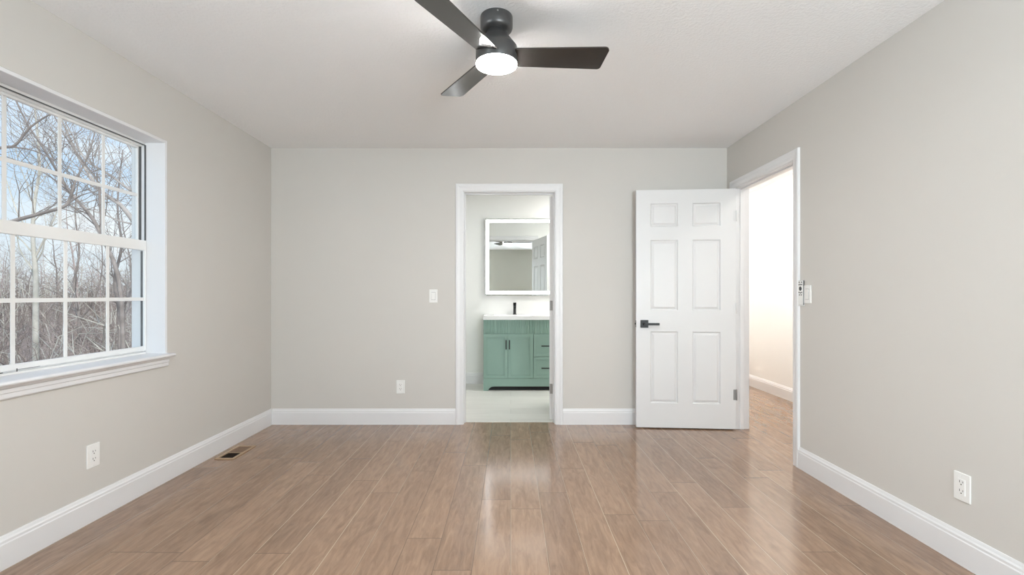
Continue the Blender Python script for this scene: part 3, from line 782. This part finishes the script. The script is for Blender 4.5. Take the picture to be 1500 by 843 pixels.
def grow(mb, p, d, ln, r, lvl, maxl, droop=0.0):
    """one branch with its twigs"""
    n = 5 if lvl < 2 else 4
    pts, rad = [p.copy()], [r]
    q = p.copy(); dd = d.normalized()
    for k in range(n):
        dd = (dd + Vector((rnd.gauss(0, .16), rnd.gauss(0, .16), rnd.gauss(.05 - droop, .13)))).normalized()
        q = q + dd * (ln / n); pts.append(q.copy()); rad.append(max(.0035, r * (1 - .75 * (k + 1) / n)))
    mb.tube(pts, rad, 5 if lvl == 0 else (4 if lvl == 1 else 3))
    if lvl >= maxl: return
    for k in range({0: 7, 1: 6, 2: 5}.get(lvl, 4)):
        f_ = rnd.uniform(.25, .98); i = min(n - 1, int(f_ * n)); w = f_ * n - i
        b = pts[i].lerp(pts[i + 1], w); ax = (pts[i + 1] - pts[i]).normalized()
        side = ax.orthogonal().normalized(); side.rotate(Matrix.Rotation(rnd.uniform(0, 2 * PI), 3, ax))
        nd = ax * rnd.uniform(.5, 1.0) + side * rnd.uniform(.5, .95) + Vector((0, 0, .15))
        grow(mb, b, nd, ln * rnd.uniform(.38, .62), max(.0035, rad[i] * rnd.uniform(.40, .6)), lvl + 1, maxl, droop)

def make_tree(name, label, h, r, lean, maxl, first, mat, group=None, nb=13, droop=0.0):
    t = thing(name, label, 'tree', (0, 0, 0), 0, group)
    tm = MB(); pts, rad = [], []
    q = Vector((0, 0, -.3)); d = Vector((lean[0], lean[1], 1)).normalized(); n = 9
    for k in range(n + 1):
        pts.append(q.copy()); rad.append(max(.012, r * (1 - .9 * (k / n) ** 1.1)))
        d = (d + Vector((rnd.gauss(0, .07), rnd.gauss(0, .07), .05))).normalized(); q = q + d * (h / n)
    tm.tube(pts, rad, 8); tm.build('trunk', mat, t)
    cm = MB()
    for k in range(nb):
        f_ = first + (1 - first) * (k + rnd.random() * .8) / nb; f_ = min(.985, f_); i = min(n - 1, int(f_ * n)); w = f_ * n - i
        a = rnd.uniform(0, 2 * PI) + k * 2.4
        nd = Vector((math.cos(a), math.sin(a), rnd.uniform(.35, 1.1)))
        grow(cm, pts[i].lerp(pts[i + 1], w), nd, h * rnd.uniform(.20, .34) * (1.15 - .6 * f_), max(.008, rad[i] * rnd.uniform(.35, .55)), 1, maxl, droop)
    cm.build('branches', mat, t)
    return t

def P(px, py, y): return Vector(((px - 748) / F * y, y, CAM_Z + (433 - py) / F * y))
def limb_tree(label, stems, mat, y0, twig=1.0, maxl=3):
    """a tree given by its main stems: each stem is (points, radius at start, radius at end)"""
    base = stems[0][0][0]
    t = thing('bare_tree', label, 'tree', (base.x, base.y, ground(base.x, base.y)))
    inv = Vector(t.location)
    tm, cm = MB(), MB()
    for si, (pts, r0, r1) in enumerate(stems):
        # smooth the stem
        fine = []
        for k in range(len(pts) - 1):
            p0, p1, p2, p3 = pts[max(0, k - 1)], pts[k], pts[k + 1], pts[min(len(pts) - 1, k + 2)]
            for s_ in range(4):
                u = s_ / 4
                fine.append(.5 * ((2 * p1) + (p2 - p0) * u + (2 * p0 - 5 * p1 + 4 * p2 - p3) * u * u + (3 * p1 - p0 - 3 * p2 + p3) * u ** 3))
        fine.append(pts[-1])
        fine = [p - inv for p in fine]; n = len(fine)
        rad = [.55 * (r0 + (r1 - r0) * k / (n - 1)) for k in range(n)]
        (tm if si == 0 else cm).tube(fine, rad, 7)
        for k in range(int(n * .28), n):
            for _ in range(2):
                if rnd.random() > .6 * twig: continue
                ax = (fine[min(k + 1, n - 1)] - fine[k - 1]).normalized()
                side = ax.orthogonal().normalized(); side.rotate(Matrix.Rotation(rnd.uniform(0, 2 * PI), 3, ax))
                grow(cm, fine[k], ax * .7 + side * .8 + Vector((0, 0, .25)), rnd.uniform(.5, 1.5) * y0 / 9, max(.005, rad[k] * .42), 2, maxl)
    tm.build('trunk', mat, t); cm.build('branches', mat, t)
    return t
def down(p): return Vector((p.x, p.y, ground(p.x, p.y) - .3))
# tree just left of the view, its limbs reaching in from the left
y = 7.0; tr = P(-170, 470, y)
limb_tree('nearest tree left of the window, long limb reaching across the middle', [
    ([down(tr), tr, P(-165, 330, y), P(-150, 200, y + .2), P(-160, 60, y + .3), P(-150, -120, y)], .17, .05),
    ([P(-165, 370, y), P(-60, 350, y - .2), P(13, 326, y), P(60, 313, y), P(95, 302, y), P(103, 288, y), P(112, 262, y), P(130, 226, y), P(142, 180, y)], .065, .012),
    ([P(95, 302, y), P(120, 286, y), P(148, 279, y)], .022, .006),
    ([P(-150, 290, y), P(-70, 235, y), P(0, 217, y), P(22, 213, y), P(45, 186, y), P(76, 166, y), P(110, 150, y)], .055, .010),
    ([P(14, 215, y), P(50, 221, y), P(80, 236, y), P(96, 252, y)], .022, .007)], M['bark_dark'], y, .55)
# slanting trees crossing the upper sash
y = 11.0; b0 = P(178, 440, y)
limb_tree('forked leaning tree behind the nearest limb, crossing the upper sash', [
    ([down(b0), b0, P(150, 348, y), P(126, 308, y), P(104, 284, y), P(86, 255, y), P(62, 215, y), P(38, 178, y), P(10, 118, y)], .09, .025),
    ([P(150, 348, y), P(146, 290, y), P(143, 266, y), P(121, 236, y), P(92, 194, y), P(70, 150, y)], .06, .015),
    ([P(104, 284, y), P(75, 260, y), P(45, 240, y), P(10, 195, y)], .035, .008)], M['bark_dark'], y, .75)
y = 13.0; b0 = P(262, 470, y)
limb_tree('thick leaning tree at the right edge of the window view', [
    ([down(b0), b0, P(238, 380, y), P(200, 330, y), P(176, 300, y), P(150, 282, y), P(124, 246, y), P(105, 210, y), P(80, 150, y)], .17, .03),
    ([P(238, 380, y), P(225, 312, y), P(204, 290, y), P(160, 256, y), P(126, 235, y), P(110, 206, y), P(92, 172, y)], .09, .02),
    ([P(225, 312, y), P(205, 250, y), P(180, 200, y), P(150, 150, y)], .06, .015)], M['bark'], y, .8)
y = 17.0; b0 = P(52, 470, y)
limb_tree('pale straight tree at the lower left of the window view', [
    ([down(b0), b0, P(52, 400, y), P(48, 350, y), P(50, 300, y), P(58, 240, y), P(50, 150, y)], .19, .05),
    ([P(50, 380, y), P(75, 330, y), P(90, 290, y)], .07, .02),
    ([P(48, 350, y), P(25, 310, y), P(5, 250, y)], .07, .02)], M['bark_pale'], y, .8)
y = 15.0; b0 = P(176, 520, y)
limb_tree('dark forked tree low in the right panes of the window', [
    ([down(b0), b0, P(175, 460, y), P(168, 410, y), P(178, 360, y), P(172, 300, y), P(180, 220, y)], .14, .03),
    ([P(175, 460, y), P(192, 425, y), P(200, 370, y), P(215, 300, y)], .07, .02)], M['bark_dark'], y, .9)
y = 20.0; b0 = P(112, 520, y)
limb_tree('slender wavy tree low in the middle panes of the window', [
    ([down(b0), b0, P(116, 470, y), P(108, 420, y), P(116, 370, y), P(110, 310, y), P(118, 240, y)], .14, .03),
    ([P(116, 470, y), P(138, 440, y), P(150, 390, y), P(146, 330, y)], .08, .02)], M['bark_dark'], y, .9)

# the woods behind
LBL = 'slender bare grey tree far back in the woods outside the window'
GRP = 'bare trees in the woods outside'
protos = [make_tree('woodland_tree', LBL, rnd.uniform(11, 16), rnd.uniform(.10, .17), (rnd.gauss(0, .08), rnd.gauss(0, .08)), 3, rnd.uniform(.18, .38),
                    M[('bark', 'twig', 'bark_dark', 'twig', 'bark_dark', 'twig')[k]], GRP, 13) for k in range(6)]
from mathutils.bvhtree import BVHTree
def world_bvh(t):
    vs, ps = [], []
    M_ = Matrix.LocRotScale(t.location, t.rotation_euler, t.scale)
    for ch in t.children:
        b = len(vs); vs += [M_ @ v.co for v in ch.data.vertices]; ps += [tuple(b + i for i in p.vertices) for p in ch.data.polygons]
    lo = [min(v[i] for v in vs) for i in range(3)]; hi = [max(v[i] for v in vs) for i in range(3)]
    return BVHTree.FromPolygons(vs, ps), lo, hi
grown = [world_bvh(o) for o in list(COL.objects) if o.name.startswith('bare_tree') and o.type == 'EMPTY']
def clear_of_others(w):
    return not any(all(w[1][i] < g[2][i] and w[2][i] > g[1][i] for i in range(3)) and w[0].overlap(g[0]) for g in grown)
NT = 80; k = 0; spare = None
for attempt in range(1400):
    if k >= NT: break
    d = 29 + 62 * ((k + rnd.random() * 12) / NT) ** .5 + rnd.uniform(-2, 2); a = math.radians(rnd.uniform(29, 61))
    x, y = -d * math.sin(a), d * math.cos(a)
    src = protos[k % 6]
    o = src if k < 6 else (spare or copy_tree(src))
    o.location = (x, y, ground(x, y)); s_ = rnd.uniform(.50, .85) if d < 45 else rnd.uniform(.34, .56)
    o.scale = (s_, s_, s_); o.rotation_euler = (0, 0, rnd.uniform(0, 2 * PI))
    w = world_bvh(o)
    if clear_of_others(w): grown.append(w); spare = None; k += 1
    elif k >= 6: spare = o
if spare:
    for ch in list(spare.children): bpy.data.objects.remove(ch)
    bpy.data.objects.remove(spare)

# undergrowth: brambles and saplings, kept out of the tree trunks
def brush(n, r0, r1, h0, h1):
    mb = MB()
    for _ in range(n):
        d = 15 + 75 * rnd.random() ** 1.1; a = math.radians(rnd.uniform(30, 60))
        x, y = -d * math.sin(a), d * math.cos(a)
        p = Vector((x, y, ground(x, y) - .05)); hh = rnd.uniform(h0, h1) * (1 + d / 70); r = rnd.uniform(r0, r1) * (1 + d / 60)
        az = rnd.uniform(0, 2 * PI); ln = rnd.uniform(.1, .9)
        q = p + Vector((math.cos(az) * ln * .4 * hh, math.sin(az) * ln * .4 * hh, hh * .6))
        e_ = q + Vector((math.cos(az) * ln * .6 * hh, math.sin(az) * ln * .6 * hh, hh * rnd.uniform(.0, .4)))
        mb.tube([p, q, e_], [r, r * .7, r * .25], 3)
        for _k in range(3):
            w = rnd.random(); b = p.lerp(q, w) if rnd.random() < .5 else q.lerp(e_, w)
            mb.tube([b, b + Vector((rnd.gauss(0, .4), rnd.gauss(0, .4), rnd.uniform(.1, .7))) * hh * .3], [r * .6, r * .25], 3)
    bm = mb.bm
    for _pass in range(5):
        bm.faces.ensure_lookup_table(); bm.faces.index_update(); bm.verts.index_update()
        t = BVHTree.FromPolygons([v.co.copy() for v in bm.verts], [tuple(v.index for v in f.verts) for f in bm.faces]); bad = set()
        for g in grown:
            for fi, _ in t.overlap(g[0]): bad.add(fi)
        if not bad: break
        kill, seen = [], set()
        for fi in bad:
            todo = [bm.faces[fi].verts[0]]
            while todo:
                v = todo.pop()
                if v in seen: continue
                seen.add(v); kill.append(v)
                todo += [e_.other_vert(v) for e_ in v.link_edges]
        bmesh.ops.delete(bm, geom=kill, context='VERTS')
    return mb
o = stuff(brush(340, .012, .026, 1.2, 3.4).build('brambles', M['bark_pale']), 'pale arching stems standing out of the dark brush outside the window', 'brambles')
vs = [v.co.copy() for v in o.data.vertices]
grown.append((BVHTree.FromPolygons(vs, [tuple(p.vertices) for p in o.data.polygons]), (0, 0, 0), (0, 0, 0)))
stuff(brush(4730, .006, .016, .7, 2.4).build('undergrowth', M['brush']), 'tangled mauve-brown brush covering the hillside outside the window', 'undergrowth')
